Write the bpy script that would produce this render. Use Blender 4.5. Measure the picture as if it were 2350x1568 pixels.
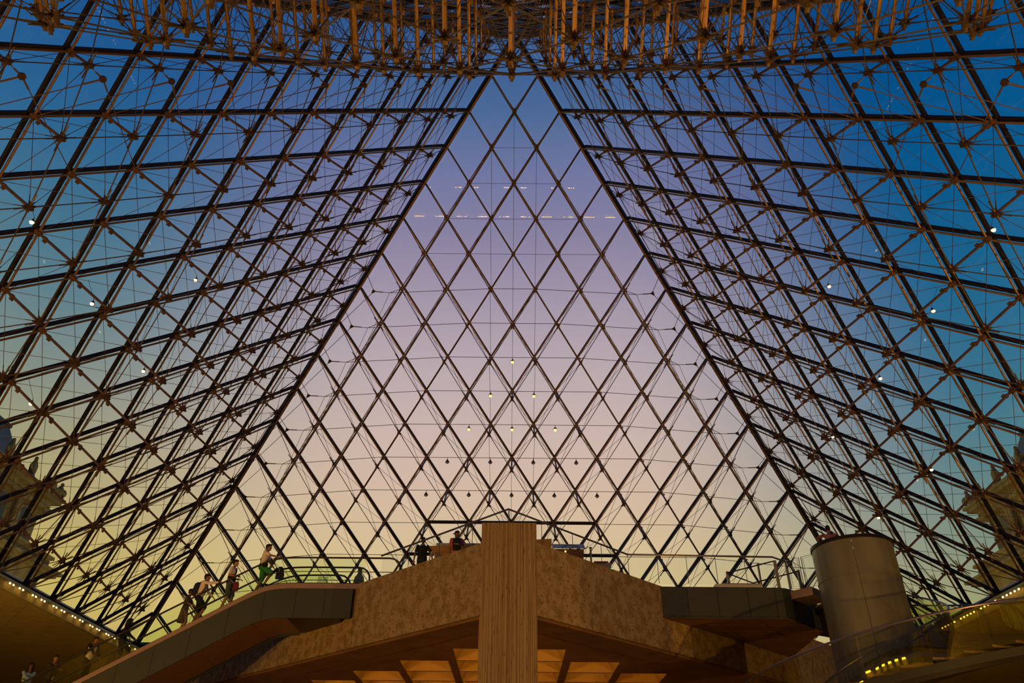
import bpy, math, random
import numpy as np
from mathutils import Vector, Matrix, Quaternion
random.seed(7)
for o in list(bpy.data.objects): bpy.data.objects.remove(o)
SC = bpy.context.scene
COL = SC.collection
V = Vector
def srgb(r, g, b):
    f = lambda c: (c/255/12.92) if c/255 <= .04045 else ((c/255+.055)/1.055)**2.4
    return (f(r), f(g), f(b))

# ------------------------------------------------------------------ camera
cam_d = bpy.data.cameras.new('camera'); cam = bpy.data.objects.new('camera', cam_d); COL.objects.link(cam)
yaw, pitch, roll = -0.00526851, 0.58232908, 0.01051365
fw = V((math.sin(yaw)*math.cos(pitch), math.cos(yaw)*math.cos(pitch), math.sin(pitch)))
rt = V((math.cos(yaw), -math.sin(yaw), 0)); up = rt.cross(fw)
r2 = rt*math.cos(roll)+up*math.sin(roll); u2 = -rt*math.sin(roll)+up*math.cos(roll)
M = Matrix((( r2.x, u2.x, -fw.x, 0.1237), (r2.y, u2.y, -fw.y, -20.66), (r2.z, u2.z, -fw.z, -7.7675), (0, 0, 0, 1)))
cam.matrix_world = M
cam_d.sensor_width = 36; cam_d.lens = 1764.67/2350*36; cam_d.clip_end = 1000
SC.camera = cam

# ------------------------------------------------------------------ sky
world = bpy.data.worlds.new('dusk_sky'); SC.world = world; world.use_nodes = True
nt = world.node_tree; nt.nodes.clear()
def nd(t, **kw):
    n = nt.nodes.new(t)
    for k, v in kw.items(): setattr(n, k, v)
    return n
def mth(op, a, b=None, c=None):
    n = nd('ShaderNodeMath', operation=op)
    for i, x in enumerate((a, b, c)):
        if x is None: continue
        if isinstance(x, (int, float)): n.inputs[i].default_value = x
        else: nt.links.new(x, n.inputs[i])
    return n.outputs[0]
tc = nd('ShaderNodeTexCoord'); sx = nd('ShaderNodeSeparateXYZ'); nt.links.new(tc.outputs['Generated'], sx.inputs[0])
X, Y, Z = sx.outputs
el = mth('DIVIDE', mth('ARCSINE', Z), math.pi/2)            # -1..1
az = mth('ARCTAN2', X, Y)                                   # 0 = straight ahead (sunset), + to the east
def ramp(stops):
    n = nd('ShaderNodeValToRGB'); e = n.color_ramp.elements
    nt.links.new(mth('MAXIMUM', el, 0.0), n.inputs[0])
    while len(e) > 1: e.remove(e[-1])
    e[0].position = stops[0][0]/90; e[0].color = (*srgb(*stops[0][1]), 1)
    for p, c in stops[1:]:
        k = e.new(p/90); k.color = (*srgb(*c), 1)
    return n.outputs[0]
mid = ramp([(0, (228, 190, 120)), (10, (228, 196, 132)), (16, (225, 199, 146)), (19, (223, 195, 158)), (22, (221, 192, 170)), (26, (212, 187, 178)),
            (31, (194, 176, 182)), (37, (165, 152, 175)), (41, (142, 135, 168)), (45, (120, 125, 168)), (50, (78, 109, 157)), (56, (40, 88, 148)), (66, (15, 70, 135)), (90, (6, 45, 95))])
lef = ramp([(0, (215, 190, 80)), (9, (210, 188, 88)), (13, (208, 186, 94)), (16, (198, 178, 105)), (21, (172, 165, 122)), (26, (134, 147, 138)), (31, (96, 132, 144)),
            (36, (70, 118, 146)), (41, (46, 104, 150)), (47, (30, 90, 148)), (56, (15, 72, 138)), (90, (6, 45, 95))])
rig = ramp([(0, (196, 178, 105)), (9, (180, 172, 110)), (13, (158, 162, 118)), (16, (128, 148, 130)), (21, (88, 132, 140)), (26, (58, 118, 145)), (31, (34, 106, 146)),
            (37, (12, 95, 145)), (42, (4, 88, 144)), (47, (2, 80, 140)), (56, (2, 66, 128)), (90, (2, 42, 90))])
bak = ramp([(0, (70, 60, 70)), (12, (48, 52, 72)), (30, (22, 42, 78)), (60, (10, 38, 82)), (90, (6, 45, 95))])
def mix(f, a, b):
    n = nd('ShaderNodeMix', data_type='RGBA'); nt.links.new(f, n.inputs[0]); nt.links.new(a, n.inputs[6]); nt.links.new(b, n.inputs[7]); return n.outputs[2]
def sstep(x, lo, hi):
    n = nd('ShaderNodeMapRange', interpolation_type='SMOOTHSTEP'); nt.links.new(x, n.inputs[0])
    n.inputs[1].default_value = lo; n.inputs[2].default_value = hi; return n.outputs[0]
R = math.radians
c1 = mix(sstep(mth('MULTIPLY', az, -1), R(9), R(38)), mid, lef)
c2 = mix(sstep(az, R(7), R(36)), c1, rig)
c3 = mix(sstep(mth('ABSOLUTE', az), R(55), R(120)), c2, bak)
bg = nd('ShaderNodeBackground'); nt.links.new(c3, bg.inputs[0]); bg.inputs[1].default_value = 1.0
wo = nd('ShaderNodeOutputWorld'); nt.links.new(bg.outputs[0], wo.inputs[0])

# ------------------------------------------------------------------ lamps of the hall (warm floodlights standing on the hall floor), exposure
WARM = (1.0, 0.46, 0.085)
def flood(x, y, z, w, tgt=(0, 4, 8), size=.35, col=WARM):
    d = bpy.data.lights.new('hall_floodlight', 'AREA'); d.shape = 'DISK'; d.size = size; d.energy = w; d.color = col
    o = bpy.data.objects.new('hall_floodlight', d); COL.objects.link(o); o.location = (x, y, z)
    o.rotation_euler = (V(tgt)-V((x, y, z))).to_track_quat('-Z', 'Y').to_euler(); return o
FLOODS = []
for sx in (-1, 1):
    FLOODS += [(sx*18, -14, -8.6, 330, (-sx*2, 6, -1)), (sx*16, -18.5, -8.6, 1500, (0, -6, 15)), (sx*22, -4, -8.6, 420, (-sx*12, 6, 6))]
for sx in (-1, 1):
    for y in (34, 46, 58): FLOODS.append((sx*33, y, .6, 430, (sx*50, y+3, 15), .5, (1, .72, .20)))   # facade lighting of the palace wings
for f in FLOODS: flood(*f)
SC.view_settings.view_transform = 'Standard'; SC.view_settings.look = 'None'
SC.view_settings.exposure = 0.0; SC.view_settings.gamma = 1.0; SC.view_settings.use_curve_mapping = False

# ------------------------------------------------------------------ materials
MAT = {}
def pbr(name, col, rough=.6, metal=0., noise=None, bump=0., col2=None, scale=(1, 1, 1), emit=None, estr=0., spec=.5, thr=(.4, .6), detail=6):
    m = bpy.data.materials.new(name); m.use_nodes = True; t = m.node_tree; b = t.nodes['Principled BSDF']
    b.inputs['Base Color'].default_value = (*col, 1); b.inputs['Roughness'].default_value = rough; b.inputs['Metallic'].default_value = metal
    b.inputs['Specular IOR Level'].default_value = spec
    if emit: b.inputs['Emission Color'].default_value = (*emit, 1); b.inputs['Emission Strength'].default_value = estr
    if noise:
        c = t.nodes.new('ShaderNodeNewGeometry'); mp = t.nodes.new('ShaderNodeMapping'); mp.inputs['Scale'].default_value = scale
        n = t.nodes.new('ShaderNodeTexNoise'); n.inputs['Scale'].default_value = noise; n.inputs['Detail'].default_value = detail
        t.links.new(c.outputs['Position'], mp.inputs[0]); t.links.new(mp.outputs[0], n.inputs['Vector'])
        if col2:
            mr = t.nodes.new('ShaderNodeMapRange'); mr.inputs[1].default_value, mr.inputs[2].default_value = thr
            mx = t.nodes.new('ShaderNodeMix'); mx.data_type = 'RGBA'; mx.inputs[6].default_value = (*col, 1); mx.inputs[7].default_value = (*col2, 1)
            t.links.new(n.outputs[0], mr.inputs[0]); t.links.new(mr.outputs[0], mx.inputs[0]); t.links.new(mx.outputs[2], b.inputs['Base Color'])
        if bump:
            bp = t.nodes.new('ShaderNodeBump'); bp.inputs['Strength'].default_value = bump; bp.inputs['Distance'].default_value = .01
            t.links.new(n.outputs[0], bp.inputs['Height']); t.links.new(bp.outputs[0], b.inputs['Normal'])
    MAT[name] = m; return m
def second_noise(m, col3, noise, scale, thr, detail=4):
    """a second layer of stains over the base colour"""
    t = m.node_tree; b = t.nodes['Principled BSDF']; src = b.inputs['Base Color'].links[0].from_socket
    c = t.nodes.new('ShaderNodeNewGeometry'); mp = t.nodes.new('ShaderNodeMapping'); mp.inputs['Scale'].default_value = scale
    n = t.nodes.new('ShaderNodeTexNoise'); n.inputs['Scale'].default_value = noise; n.inputs['Detail'].default_value = detail
    mr = t.nodes.new('ShaderNodeMapRange'); mr.inputs[1].default_value, mr.inputs[2].default_value = thr
    mx = t.nodes.new('ShaderNodeMix'); mx.data_type = 'RGBA'; mx.inputs[7].default_value = (*col3, 1)
    t.links.new(c.outputs['Position'], mp.inputs[0]); t.links.new(mp.outputs[0], n.inputs['Vector']); t.links.new(n.outputs[0], mr.inputs[0])
    t.links.new(mr.outputs[0], mx.inputs[0]); t.links.new(src, mx.inputs[6]); t.links.new(mx.outputs[2], b.inputs['Base Color'])
def glass(name, tint, refl=.04):
    m = bpy.data.materials.new(name); m.use_nodes = True; t = m.node_tree; t.nodes.clear()
    lw = t.nodes.new('ShaderNodeLayerWeight'); lw.inputs[0].default_value = .5
    p = t.nodes.new('ShaderNodeMath'); p.operation = 'POWER'; p.inputs[1].default_value = 5
    ma = t.nodes.new('ShaderNodeMath'); ma.operation = 'MULTIPLY_ADD'; ma.inputs[1].default_value = 1-refl; ma.inputs[2].default_value = refl
    tr = t.nodes.new('ShaderNodeBsdfTransparent'); tr.inputs[0].default_value = (*tint, 1)
    gl = t.nodes.new('ShaderNodeBsdfGlossy'); gl.inputs['Roughness'].default_value = 0.0; gl.inputs[0].default_value = (.9, .9, .9, 1)
    mx = t.nodes.new('ShaderNodeMixShader'); o = t.nodes.new('ShaderNodeOutputMaterial')
    t.links.new(lw.outputs['Facing'], p.inputs[0]); t.links.new(p.outputs[0], ma.inputs[0]); t.links.new(ma.outputs[0], mx.inputs[0])
    t.links.new(tr.outputs[0], mx.inputs[1]); t.links.new(gl.outputs[0], mx.inputs[2]); t.links.new(mx.outputs[0], o.inputs[0])
    MAT[name] = m; return m
def glow(name, col, s):
    m = bpy.data.materials.new(name); m.use_nodes = True; t = m.node_tree; t.nodes.clear()
    e = t.nodes.new('ShaderNodeEmission'); e.inputs[0].default_value = (*col, 1); e.inputs[1].default_value = s
    o = t.nodes.new('ShaderNodeOutputMaterial'); t.links.new(e.outputs[0], o.inputs[0]); MAT[name] = m; return m
pbr('steel', (.30, .18, .085), .42, .7)
pbr('node_steel', (.105, .07, .05), .45, .6)
pbr('cable', (.12, .095, .08), .5, .6)
pbr('mullion', (.018, .015, .014), .5, .2)
glass('clear_glass', (.985, .99, .985), .03)
glass('green_glass', (.94, .985, .86), .04)
glass('amber_glass', (.86, .86, .62), .06)
concrete = pbr('concrete', (.40, .32, .20), .85, noise=3.6, col2=(.26, .185, .075), thr=(.42, .62), bump=.25, detail=8)
second_noise(concrete, (.16, .095, .045), 13, (1, 1, 1), (.57, .66), 8)
colc = pbr('board_marked_concrete', (.31, .245, .165), .85, noise=24, scale=(1, 1, .012), col2=(.21, .15, .09), thr=(.46, .62), bump=.5, detail=5)
second_noise(colc, (.10, .05, .025), 30, (1, 1, .10), (.62, .68), 4)
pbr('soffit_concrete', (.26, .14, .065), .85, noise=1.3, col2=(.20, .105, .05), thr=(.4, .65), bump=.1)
pbr('hall_concrete', (.50, .45, .15), .85, noise=2.1, col2=(.42, .375, .12), thr=(.4, .65), bump=.1)
pbr('coffer_concrete', (.55, .36, .12), .8)
pbr('granite', (.060, .080, .092), .6, noise=60, col2=(.038, .052, .060), thr=(.4, .6), bump=.15)
pbr('dark_joint', (.012, .011, .01), .9)
pbr('coping_stone', (.50, .38, .32), .6, noise=30, col2=(.40, .30, .25), thr=(.4, .6))
pbr('soffit_panel', (.26, .14, .07), .6, noise=20, scale=(.2, 1, 1), col2=(.20, .105, .05), thr=(.4, .6))
pbr('shaft_steel', (.29, .30, .24), .42, .35, noise=1.7, scale=(1, 1, .25), col2=(.22, .225, .175), thr=(.4, .65))
pbr('near_black', (.012, .011, .012), .4)
pbr('rail_steel', (.26, .23, .25), .35, .8)
pbr('rail_dark', (.03, .03, .035), .4, .3)
pbr('floor_stone', (.42, .36, .28), .5, noise=4, col2=(.36, .30, .23), thr=(.4, .6))
pbr('tread_stone', (.26, .21, .13), .6); pbr('stringer_stone', (.028, .032, .035), .6)
pbr('palace_stone', (.45, .36, .16), .9, noise=.8, col2=(.27, .20, .085), thr=(.4, .65))
pbr('slate', (.11, .19, .23), .7)
pbr('palace_window', (.03, .03, .035), .2)
pbr('desk_wood', (.62, .36, .08), .5, noise=6, scale=(.4, 4, 4), col2=(.52, .29, .06))
pbr('dark_wood', (.20, .09, .035), .5, noise=6, scale=(.4, 4, 4), col2=(.14, .06, .025))
pbr('white_panel', (.62, .66, .72), .4)
pbr('grey_metal', (.32, .33, .34), .4, .5)
glow('lamp_warm', (1, .54, .18), 7); glow('lamp_gold', (1, .50, .01), 26)
glow('lamp_yellow', (1, .80, .16), 3.0)
glow('lamp_bright', (1, .66, .22), 7)
glow('coffer_lamp', (1, .48, .05), 13)
glow('led_green', (.1, 1, .3), 2)
glow('desk_lamp_glow', (1, .62, .14), 42)

# ------------------------------------------------------------------ mesh helpers
class MB:
    def __init__(s): s.v = []; s.f = []; s.m = []
    def add(s, vs, fs, mi=0):
        b = len(s.v); s.v += [tuple(x) for x in vs]; s.f += [tuple(i+b for i in f) for f in fs]; s.m += [mi]*len(fs); return s
    def box(s, c, d, mi=0, rz=0):
        cx, cy, cz = c; hx, hy, hz = d[0]/2, d[1]/2, d[2]/2; ca, sa = math.cos(rz), math.sin(rz)
        vs = [(cx+x*ca-y*sa, cy+x*sa+y*ca, cz+z) for z in (-hz, hz) for x, y in ((-hx, -hy), (hx, -hy), (hx, hy), (-hx, hy))]
        return s.add(vs, [(3, 2, 1, 0), (4, 5, 6, 7), (0, 1, 5, 4), (1, 2, 6, 5), (2, 3, 7, 6), (3, 0, 4, 7)], mi)
    def beam(s, p, q, w, h, n, mi=0):            # rectangular bar p->q, h measured along n
        p, q, n = V(p), V(q), V(n); d = (q-p).normalized(); n = (n-d*n.dot(d)).normalized(); t = d.cross(n)
        vs = [e+t*(a*w/2)+n*(b*h/2) for e in (p, q) for a, b in ((-1, -1), (1, -1), (1, 1), (-1, 1))]
        return s.add(vs, [(3, 2, 1, 0), (4, 5, 6, 7), (0, 1, 5, 4), (1, 2, 6, 5), (2, 3, 7, 6), (3, 0, 4, 7)], mi)
    def tube(s, pts, r, n=6, mi=0, closed=False, caps=True):
        pts = [V(p) for p in pts]; k = len(pts); rr = r if isinstance(r, (list, tuple)) else [r]*k
        rings = []; ref = None
        for i, p in enumerate(pts):
            a = pts[i-1] if i else p; b = pts[i+1] if i < k-1 else p
            if closed: a, b = pts[i-1], pts[(i+1) % k]
            d = (b-a).normalized()
            if ref is None: ref = d.orthogonal().normalized()
            ref = (ref-d*ref.dot(d)).normalized(); t = d.cross(ref)
            rings.append([p+(ref*math.cos(2*math.pi*j/n)+t*math.sin(2*math.pi*j/n))*rr[i] for j in range(n)])
        vs = [x for g in rings for x in g]; fs = []
        for i in range(k if closed else k-1):
            o1, o2 = i*n, ((i+1) % k)*n
            for j in range(n): fs.append((o1+j, o1+(j+1) % n, o2+(j+1) % n, o2+j))
        if caps and not closed: fs += [tuple(reversed(range(n))), tuple(range((k-1)*n, k*n))]
        return s.add(vs, fs, mi)
    def prism(s, poly, d, mi=0):                 # poly: planar 3-D loop, extruded by vector d
        poly = [V(p) for p in poly]; d = V(d); n = len(poly)
        vs = poly+[p+d for p in poly]
        fs = [tuple(reversed(range(n))), tuple(range(n, 2*n))]+[(i, (i+1) % n, n+(i+1) % n, n+i) for i in range(n)]
        return s.add(vs, fs, mi)
    def loft(s, rings, mi=0, caps=True, closed=True):
        n = len(rings[0]); vs = [p for g in rings for p in g]; fs = []
        for i in range(len(rings)-1):
            for j in range(n if closed else n-1):
                fs.append((i*n+j, i*n+(j+1) % n, (i+1)*n+(j+1) % n, (i+1)*n+j))
        if caps: fs += [tuple(reversed(range(n))), tuple(range((len(rings)-1)*n, len(rings)*n))]
        return s.add(vs, fs, mi)
    def ball(s, c, r, nu=10, nv=7, mi=0):
        rx, ry, rz = r if isinstance(r, (list, tuple)) else (r, r, r)
        rings = []
        for i in range(1, nv):
            a = math.pi*i/nv
            rings.append([(c[0]+rx*math.sin(a)*math.cos(2*math.pi*j/nu), c[1]+ry*math.sin(a)*math.sin(2*math.pi*j/nu), c[2]-rz*math.cos(a)) for j in range(nu)])
        vs = [p for g in rings for p in g]+[(c[0], c[1], c[2]-rz), (c[0], c[1], c[2]+rz)]; fs = []
        for i in range(nv-2):
            for j in range(nu): fs.append((i*nu+j, i*nu+(j+1) % nu, (i+1)*nu+(j+1) % nu, (i+1)*nu+j))
        b, t = len(vs)-2, len(vs)-1; l = (nv-2)*nu
        for j in range(nu): fs += [(b, (j+1) % nu, j), (t, l+j, l+(j+1) % nu)]
        return s.add(vs, fs, mi)
    def mesh(s, name, mats, smooth=False, off=(0, 0, 0)):
        me = bpy.data.meshes.new(name); o = V(off)
        me.from_pydata([tuple(V(v)-o) for v in s.v], [], s.f)
        for m in (mats if isinstance(mats, (list, tuple)) else [mats]): me.materials.append(MAT[m] if isinstance(m, str) else m)
        me.polygons.foreach_set('material_index', s.m)
        if smooth:
            me.polygons.foreach_set('use_smooth', [True]*len(s.f)); me.set_sharp_from_angle(angle=math.radians(40))
        me.update(); return me
def wloc(o):
    p = V((0, 0, 0))
    while o: p += o.location; o = o.parent
    return p
def put(name, me, parent=None, loc=None, rot=None, scale=None):
    o = bpy.data.objects.new(name, me); COL.objects.link(o)
    if parent: o.parent = parent
    if loc is not None: o.location = V(loc)-(wloc(parent) if parent else V((0, 0, 0)))
    if rot is not None: o.rotation_mode = 'QUATERNION'; o.rotation_quaternion = rot
    if scale is not None: o.scale = scale
    return o
def part(name, mb, mats, parent, smooth=False):           # mesh given in world coordinates
    return put(name, mb.mesh(name, mats, smooth, wloc(parent)), parent)
def tag(o, label=None, cat=None, group=None, kind=None):
    if label: o['label'] = label
    if cat: o['category'] = cat
    if group: o['group'] = group
    if kind: o['kind'] = kind
    return o
def thing(name, loc, label, cat, group=None):
    o = put(name, None, None, loc); return tag(o, label, cat, group)
def solo(name, mb, mats, loc, label, cat, group=None, smooth=False):
    return tag(put(name, mb.mesh(name, mats, smooth, loc), None, loc), label, cat, group)
def setting(name, loc, label):
    return tag(put(name, None, None, loc), label, None, None, 'structure')
def copy_to(src, parent=None, loc=None, name=None):
    c = src.copy(); COL.objects.link(c)
    if parent: c.parent = parent
    if loc is not None: c.location = loc
    return c

# ================================================================== THE PYRAMID
HB, HH, N = 17.7, 21.6, 18
APEX = V((0, 0, HH))
CORN = dict(fl=V((-HB, HB, 0)), fr=V((HB, HB, 0)), bl=V((-HB, -HB, 0)), br=V((HB, -HB, 0)))
CAMP = V((0.1237, -20.66, -7.7675)); FPX = 1764.67
def pix(p):
    d = p-CAMP; z = d.dot(fw)
    if z < .3: return None
    return 1175+FPX*d.dot(r2)/z, 784-FPX*d.dot(u2)/z
def near_view(p, m=330):
    q = pix(p); return q is not None and -m < q[0] < 2350+m and -m < q[1] < 1568+m
def depth(k, j, deep):
    i = N-k-j
    return 0 if k <= 0 or j <= 0 or i <= 0 else deep*.0335*(k*j*i)**.75
FACE = {}
def build_face(name, a, b, label, deep=1., cull=False):
    a, b = CORN[a], CORN[b]; u = (a-APEX)/N; v = (b-APEX)/N
    n = u.cross(v).normalized()
    if n.dot(V((0, 0, 5))-a) < 0: n = -n
    root = setting(name, ((a+b)/2), label)
    P = lambda k, j: APEX+u*k+v*j
    S = lambda k, j: P(k, j)+n*depth(k, j, deep)
    FACE[name] = (P, S, n, u, v, root)
    see = (lambda p: near_view(p)) if cull else (lambda p: True)
    # glass: one thin rhombus per bay, half-rhombus triangles along the base
    go = -n*.27
    def pane_mesh(tri):
        e = .04; c = [u*e+v*e, u*(1-e)+v*e, u*(1-e)+v*(1-e), u*e+v*(1-e)] if not tri else [u*e+v*e, u*(1-2.4*e)+v*e, u*e+v*(1-2.4*e)]
        return MB().prism([p+go for p in c], -n*.02).mesh('pane', 'clear_glass')
    pm, pt = pane_mesh(False), pane_mesh(True)
    for k in range(N):
        for j in range(N-k):
            if not see(P(k+.5, j+.5)): continue
            put('pane', pt if k+j == N-1 else pm, root, P(k, j))
    # glazing bars (outer skin) and tubular chords (inner skin), one long piece per line
    mo = -n*.22
    def line(k0, j0, k1, j1, out):
        p, q = P(k0, j0), P(k1, j1)
        if out:
            part('mullion', MB().beam(p+mo, q+mo, .08, .12, n), 'mullion', root)
        else:
            part('chord_tube', MB().tube([p, q], .033, 6), 'steel', root, True)
    for k in range(1, N):
        if cull and not any(see(P(k, j)) for j in range(0, N-k+1)): continue
        line(k, 0, k, N-k, True); line(k, 0, k, N-k, False)
    for j in range(1, N):
        if cull and not any(see(P(k, j)) for k in range(0, N-j+1)): continue
        line(0, j, N-j, j, True); line(0, j, N-j, j, False)
    bm = MB().beam(a+mo, b+mo, .16, .22, n); part('base_bar', bm, 'mullion', root)
    # struts and spider nodes
    st = MB().tube([(0, 0, -.02), (0, 0, 1)], .04, 7); st.tube([(0, 0, -.05), (0, 0, .04)], .085, 8)
    st.tube([(0, 0, .17), (0, 0, .22)], .062, 6); st.box((.07, 0, .24), (.07, .05, .07))
    stm = st.mesh('strut', 'steel', True)
    zq = V((0, 0, 1)).rotation_difference(n)
    d1, d2 = u.normalized(), v.normalized(); cache = {}
    def spider(dep):
        key = round(dep*4)
        if key not in cache:
            sp = MB().tube([-n*.09, n*.09], .062, 8); sp.tube([n*.09, n*.15], .036, 7)
            for d, w in ((d1, u), (-d1, -u), (d2, v), (-d2, -v)):
                sp.tube([d*.04, d*.13], .036, 6); sp.tube([d*.12, d*.36], .017, 5)
                g = (w-n*dep).normalized(); sp.tube([d*.05-n*.05, d*.05-n*.05+g*.09], .028, 5); sp.tube([g*.13-n*.02, g*.33-n*.01], .012, 5)
            cache[key] = sp.mesh('spider_node', 'node_steel', True)
        return cache[key]
    for k in range(1, N):
        for j in range(1, N-k):
            if not see(S(k, j)): continue
            put('strut', stm, root, P(k, j), zq, (1, 1, depth(k, j, deep)))
            put('spider_node', spider(depth(k, j, deep)), root, S(k, j))
    # bottom-chord cables along each truss and the two zigzag brace cables of each truss
    def chain(pts, nm, r):
        if cull:
            pts = [p for p in pts if see(p)]
            if len(pts) < 2: return
        part(nm, MB().tube(pts, r, 5, caps=False), 'cable', root)
    for c in range(1, N-1):
        for A in (lambda t: (c, t), lambda t: (t, c)):
            L = N-c
            chain([S(*A(t)) for t in range(L+1)], 'chord_cable', .016)
            chain([(S if t % 2 else P)(*A(t)) for t in range(L+1)], 'brace_cable', .0085)
            chain([(P if t % 2 else S)(*A(t)) for t in range(L+1)], 'brace_cable', .0085)
    return root
build_face('wall_front', 'fl', 'fr', 'front glass slope of steel trussed rhombus panes', 1.1)
build_face('wall_left', 'fl', 'bl', 'left glass slope of the steel pyramid')
build_face('wall_right', 'fr', 'br', 'right glass slope of the steel pyramid')
build_face('wall_back', 'bl', 'br', 'overhead glass slope with hanging bronze struts', 1.1, cull=True)
# ridge beams
for i, (c, s) in enumerate((('fl', 'front left'), ('fr', 'front right'), ('bl', 'back left'), ('br', 'back right'))):
    q = CORN[c]; n = V((q.x, q.y, 0)).normalized()+V((0, 0, 1.0)); n.normalize()
    root = setting('trim_%d' % (i+1), q, 'steel ridge beam on the %s edge of the glass pyramid' % s)
    part('ridge_cap', MB().beam(APEX+n*.21, q+n*.21, .17, .16, n), 'mullion', root)
    part('ridge_tube', MB().tube([APEX, q], .055, 8), 'steel', root, True)
# horizontal ring cables of the front slope, with fork plates near both ridges
P, S, NF, UF, VF, WF = FACE['wall_front']
def ring(l):
    mids = [P(l-j, j)+NF*.03 for j in range(1, l)]
    s1, s2 = S(l-1, 1), S(1, l-1)
    z = mids[0].z
    fl = P(l-.36, .44)+NF*.85; fr = P(.44, l-.36)+NF*.85
    cl = P(l-.68, .80)+NF*.72; cr = P(.80, l-.68)+NF*.72
    c = MB().tube([fl, cl]+mids[2:-2]+[cr, fr], .013, 5); part('ring_cable', c, 'cable', WF)
    for f, c_, cn, a, b in ((fl, cl, 'wall_left', (l-1, 1), (l+1, 1)), (fr, cr, 'wall_right', (l-1, 1), (l+1, 1))):
        SL = FACE[cn][1]
        m = MB(); d = (c_-f).normalized()
        for q in (a, b):
            if q[0]+q[1] < N: m.tube([f, SL(*q)], .012, 5)
        e = SL(*a)-f; e2 = SL(*b)-f if b[0]+b[1] < N else e
        m2 = MB().prism([f+d*.10, f+e.normalized()*.17, f+e2.normalized()*.17], NF*.03)
        m2.tube([f+d*.06, f+d*.4], .022, 5)
        part('fork_plate', m2, 'node_steel', WF); part('fork_cable', m, 'cable', WF)
        part('brace_cable', MB().tube([c_, P(l-1, 1) if cn == 'wall_left' else P(1, l-1)], .012, 5), 'cable', WF)
        part('hanger_cable', MB().tube([c_, P(l+1, 1) if cn == 'wall_left' else P(1, l+1)], .009, 5), 'cable', WF)
for l in range(7, 17): ring(l)
for l in range(3, 7):
    part('ring_cable', MB().tube([P(l-1, 1)+NF*.05, P(1, l-1)+NF*.05], .009, 5), 'cable', WF)
for fc in ('wall_left', 'wall_right'):
    PL, SLf, NL, UL, VL, WL = FACE[fc]
    for j in range(3, 13):
        Q = SLf(1, j)+NL*.42+(UL-VL)*.10
        m = MB()
        for t_ in (SLf(1, j), PL(2, j+1), PL(3, j-2)):
            d = (t_-Q); m.tube([Q+d.normalized()*.08, t_], .012, 5); m.tube([Q+d.normalized()*.08, Q+d*min(.5, .45/d.length)], .024, 5)
        part('fork_cable', m, 'steel', WL)
        m = MB().tube([Q-NL*.03, Q+NL*.03], .09, 6); part('fork_plate', m, 'node_steel', WL)
# ties on the symmetry lines of the upper front slope
for k in range(1, 8):
    for j in (k-1, k, k+1):
        if j >= 1 and k+j < 13 and (k+j) < 13: part('plumb_cable', MB().tube([S(k, j), P(k+1, j+1)], .008, 5), 'cable', WF)
# entrance portal: two heavier horizontal bars low in the front slope
for l, h in ((14, 2.0), (15, 2.5)):
    part('entrance_bar', MB().beam(P(l/2+h, l/2-h)-NF*.1, P(l/2-h, l/2+h)-NF*.1, .12, .12, NF), 'mullion', WF)

# spotlights hanging below the ring cables (five rows, a triangle of lamps)
def small_lamp(name, p, glowmat, label, group, s=1.):
    t = thing(name, p, label, 'lamp', group)
    part('hook', MB().tube([p+V((0, 0, .16))*s, p+V((0, 0, .06))*s], .012*s, 5), 'node_steel', t)
    rr = [.028, .045, .085, .10]; zz = [.07, .03, -.03, -.07]
    sh = MB().loft([[p+V((rr[i]*math.cos(a)*s, rr[i]*math.sin(a)*s, zz[i]*s)) for a in [2*math.pi*k/10 for k in range(10)]] for i in range(4)])
    part('shade', sh, 'node_steel', t, True)
    part('bulb', MB().ball(p+V((0, -.02, -.075))*s, .075*s, 8, 6), glowmat, t, True)
    return t
names = {9: 'top', 10: 'second', 11: 'third', 12: 'fourth', 13: 'lowest'}
ordi = ['first', 'second', 'third', 'fourth', 'fifth']
for l in range(9, 14):
    cnt = l-8
    for i in range(cnt):
        off = (i-(cnt-1)/2)
        k, j = l/2-off, l/2+off
        p = P(k, j)+NF*.03-V((0, 0, .17))
        lit = l <= 11
        lab = ('%s hanging spotlight of the %s row on the front glass' % ('lit yellow' if lit else 'unlit dark', names[l])) + ('' if cnt == 1 else ', %s from the left' % ordi[i])
        small_lamp('spotlight', p, 'lamp_yellow' if lit else 'grey_metal', lab, 'spotlights strung on the front glass cables', 1.)
side_l = [(-12.12, -6.07, 5.39, 'highest on the left slope'), (-12.15, -2.64, 5.35, 'second along the left slope'),
          (-10.29, -.86, 7.62, 'nearest the ridge on the left slope'), (-12.16, 1.12, 5.34, 'lowest of four in the left slope'), (-14.05, -.83, 3.03, 'above the left stone pavilion')]
side_r = [(12.13, -6.04, 5.38, 'highest on the right slope'), (12.17, -2.61, 5.33, 'second along the right slope'), (10.3, -.78, 7.61, 'nearest the ridge on the right slope'),
          (12.17, 1.2, 5.33, 'fourth along the right slope'), (14.09, 3.21, 2.99, 'above the right stone pavilion'), (14.09, 7.67, 2.98, 'just above the elevator shaft on the right'), (12.14, 5.59, 5.37, 'over the person in the elevator')]
for x, y, z, w in side_l+side_r:
    g = V((x, y, z))
    t = small_lamp('hanging_lamp', g, 'lamp_bright', 'tiny bright warm lamp hung in the trusses, '+w, 'bright lamps hung in the side trusses', .75)
    nx = FACE['wall_left' if x < 0 else 'wall_right'][2]
    part('wire', MB().tube([g+V((0, 0, .11)), g-nx*.5+V((0, 0, .5))], .006, 4), 'cable', t)

# ================================================================== HALL SHELL
ZB = -2.15                                        # underside of the platform
fl_ = setting('floor', (0, 0, -9.4), 'pale stone floor of the hall'); part('slab', MB().box((0, 8, -9.5), (90, 80, .2)), 'floor_stone', fl_)
ce = setting('ceiling', (0, 0, -.5), 'concrete soffit around the glass base')
IN = 17.35
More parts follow.
